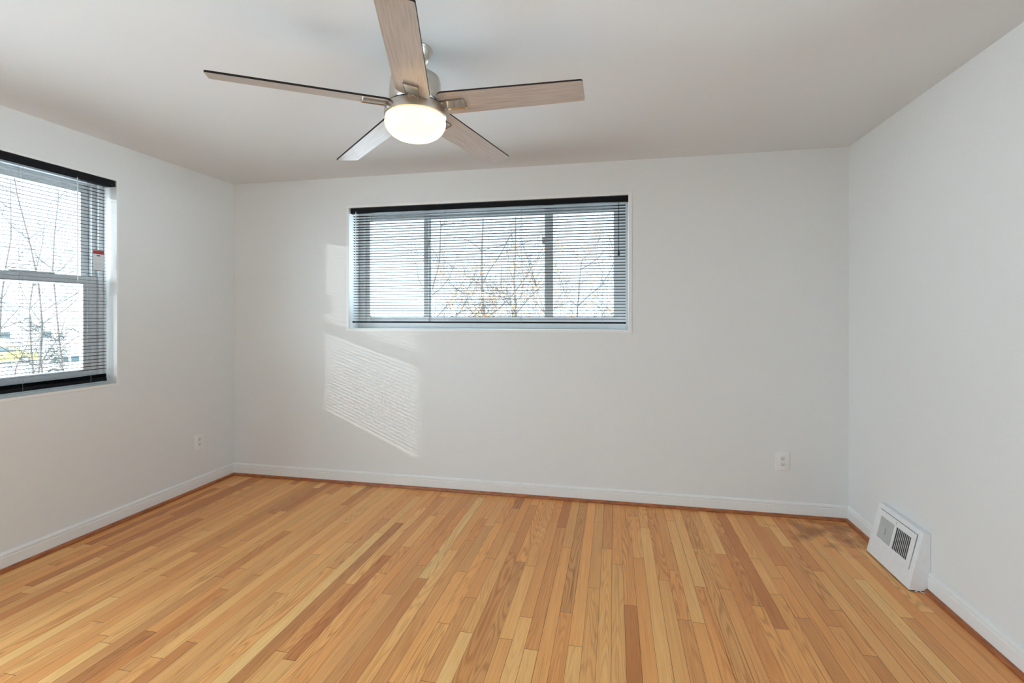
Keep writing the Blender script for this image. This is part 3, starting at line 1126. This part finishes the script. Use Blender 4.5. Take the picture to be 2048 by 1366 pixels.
def car(name, loc, rotz, paint, label, L=4.2, Wd=1.75, Ht=1.45):
    t = tag(empty(name, loc, (0, 0, rotz)), label, 'car')
    bm = bmesh.new()
    prof = [(-L / 2, 0.35), (-L / 2, 0.80), (-L / 2 + 0.15, 0.92), (-L * 0.30, 0.98), (L * 0.22, 0.95), (L / 2 - 0.15, 0.80), (L / 2, 0.62), (L / 2, 0.35), (L / 2 - 0.3, 0.25), (-L / 2 + 0.3, 0.25)]
    A = [bm.verts.new((x, -Wd / 2, z)) for x, z in prof]
    B = [bm.verts.new((x, Wd / 2, z)) for x, z in prof]
    k = len(prof)
    for i in range(k):
        bm.faces.new((A[i], A[(i + 1) % k], B[(i + 1) % k], B[i]))
    bm.faces.new(A[::-1])
    bm.faces.new(B)
    bmesh.ops.recalc_face_normals(bm, faces=bm.faces[:])
    bmesh.ops.bevel(bm, geom=bm.edges[:], offset=0.05, segments=2, affect='EDGES')
    obj('body', bm, paint, t, smooth=True)
    cab = [(-L * 0.42, 0.94), (-L * 0.33, Ht - 0.04), (-L * 0.28, Ht), (L * 0.04, Ht), (L * 0.10, Ht - 0.05), (L * 0.25, 0.92)]
    bm = bmesh.new()
    A = [bm.verts.new((x, -Wd / 2 + 0.03 + (z - 0.92) * 0.25, z)) for x, z in cab]
    B = [bm.verts.new((x, Wd / 2 - 0.03 - (z - 0.92) * 0.25, z)) for x, z in cab]
    k = len(cab)
    for i in range(k):
        bm.faces.new((A[i], A[(i + 1) % k], B[(i + 1) % k], B[i]))
    bm.faces.new(A[::-1])
    bm.faces.new(B)
    bmesh.ops.recalc_face_normals(bm, faces=bm.faces[:])
    obj('cabin', bm, paint, t)
    for s in (1, -1):
        for xa, xb, xc, xd in ((-L * 0.36, -L * 0.29, -L * 0.13, -L * 0.13), (-L * 0.10, -L * 0.10, L * 0.05, L * 0.18)):
            bm = bmesh.new()
            yy = lambda z: s * (Wd / 2 - 0.03 - (z - 0.92) * 0.25 + 0.006)
            z0, z1 = 0.98, Ht - 0.09
            vs = [bm.verts.new((xa, yy(z0), z0)), bm.verts.new((xb, yy(z1), z1)), bm.verts.new((xc, yy(z1), z1)), bm.verts.new((xd, yy(z0), z0))]
            bm.faces.new(vs)
            obj('side_window', bm, M_carglass, t)
        for wx in (-L * 0.30, L * 0.31):
            bm = bmesh.new()
            tube(bm, [(wx, s * (Wd / 2 - 0.20), 0.32), (wx, s * (Wd / 2 + 0.01), 0.32)], 0.32, 20)
            wh = obj('wheel', bm, M_tyre, t, smooth=True)
            bm = bmesh.new()
            tube(bm, [(wx, s * (Wd / 2), 0.32), (wx, s * (Wd / 2 + 0.016), 0.32)], 0.19, 16)
            obj('hubcap', bm, M_white, wh)
        bm = bmesh.new()
        box(bm, L / 2 - 0.06, L / 2 + 0.01, s * Wd * 0.36 - 0.14, s * Wd * 0.36 + 0.14, 0.60, 0.72, 0.02)
        obj('headlight', bm, M_carglass, t)
    return t


car('parked_car', at(12, 41.5, GZ + 0.03), R(47), M_yellow, 'pale yellow car parked low at the left picture edge, seen through the lower sash')
car('parked_car', at(156, 33.5, GZ + 0.03), R(58), M_white, 'white parked car low beside the right stile of the left window')


def house(loc, rotz, L, D, Hh, label):
    t = tag(empty('house', loc, (0, 0, rotz)), label, 'house')
    obj('walls', box_bm(-L / 2, L / 2, -D / 2, D / 2, 0, Hh), M_house, t)
    bm = bmesh.new()
    ov = 0.35
    pr = [(-D / 2 - ov, Hh - 0.05), (0, Hh + D * 0.28), (D / 2 + ov, Hh - 0.05), (D / 2 + ov, Hh - 0.2), (0, Hh + D * 0.28 - 0.18), (-D / 2 - ov, Hh - 0.2)]
    A = [bm.verts.new((-L / 2 - ov, y, z)) for y, z in pr]
    B = [bm.verts.new((L / 2 + ov, y, z)) for y, z in pr]
    for i in range(4):
        bm.faces.new((A[i], A[(i + 1) % 6], B[(i + 1) % 6], B[i]))
    bm.faces.new(A[::-1])
    bm.faces.new(B)
    bmesh.ops.recalc_face_normals(bm, faces=bm.faces[:])
    obj('roof', bm, M_house, t)
    for k in range(3):
        x = -L / 2 + L * (k + 0.5) / 3
        f = obj('window', box_bm(x - 0.5, x + 0.5, -D / 2 - 0.05, -D / 2 + 0.02, Hh * 0.45, Hh * 0.82), M_vinyl, t)
        obj('pane', box_bm(x - 0.43, x + 0.43, -D / 2 - 0.06, -D / 2 - 0.052, Hh * 0.49, Hh * 0.78), M_carglass, f)
    return t


hp = at(10, 62, GZ)
house(hp, math.atan2(hp[1], hp[0]) - R(90), 11, 7, 2.6, 'long low white house across the street behind the parked yellow car')

for z0, z1, lab in ((4.05, 3.75, 'upper black utility wire crossing outside the left window'), (3.30, 2.75, 'lower black utility wire crossing outside the left window')):
    a, b_ = Vector(at(-260, 16, z0)), Vector(at(430, 18, z1))
    bm = bmesh.new()
    pts = []
    for i in range(25):
        f = i / 24
        p = a.lerp(b_, f)
        p.z -= 0.35 * (1 - (2 * f - 1) ** 2)
        pts.append(p)
    tube(bm, pts, 0.010, 5)
    tag(obj('utility_wire', bm, M_wire), lab, 'wire')

# a scrap of torn caulk on the floor at the near end of the register
rnd = random.Random(5)
bm = bmesh.new()
pts = [(XR - 0.075 + 0.011 * i, V0 - 0.004 - abs(rnd.gauss(0, 0.007)), 0.0035 + abs(rnd.gauss(0, 0.003))) for i in range(8)]
tube(bm, pts, [0.0012, 0.0028, 0.0016, 0.003, 0.002, 0.0034, 0.0022, 0.001], 6)
tag(obj('caulk_scrap', bm, M_tagwhite, smooth=True), 'scrap of torn white caulk on the floor at the near end of the register', 'scrap')
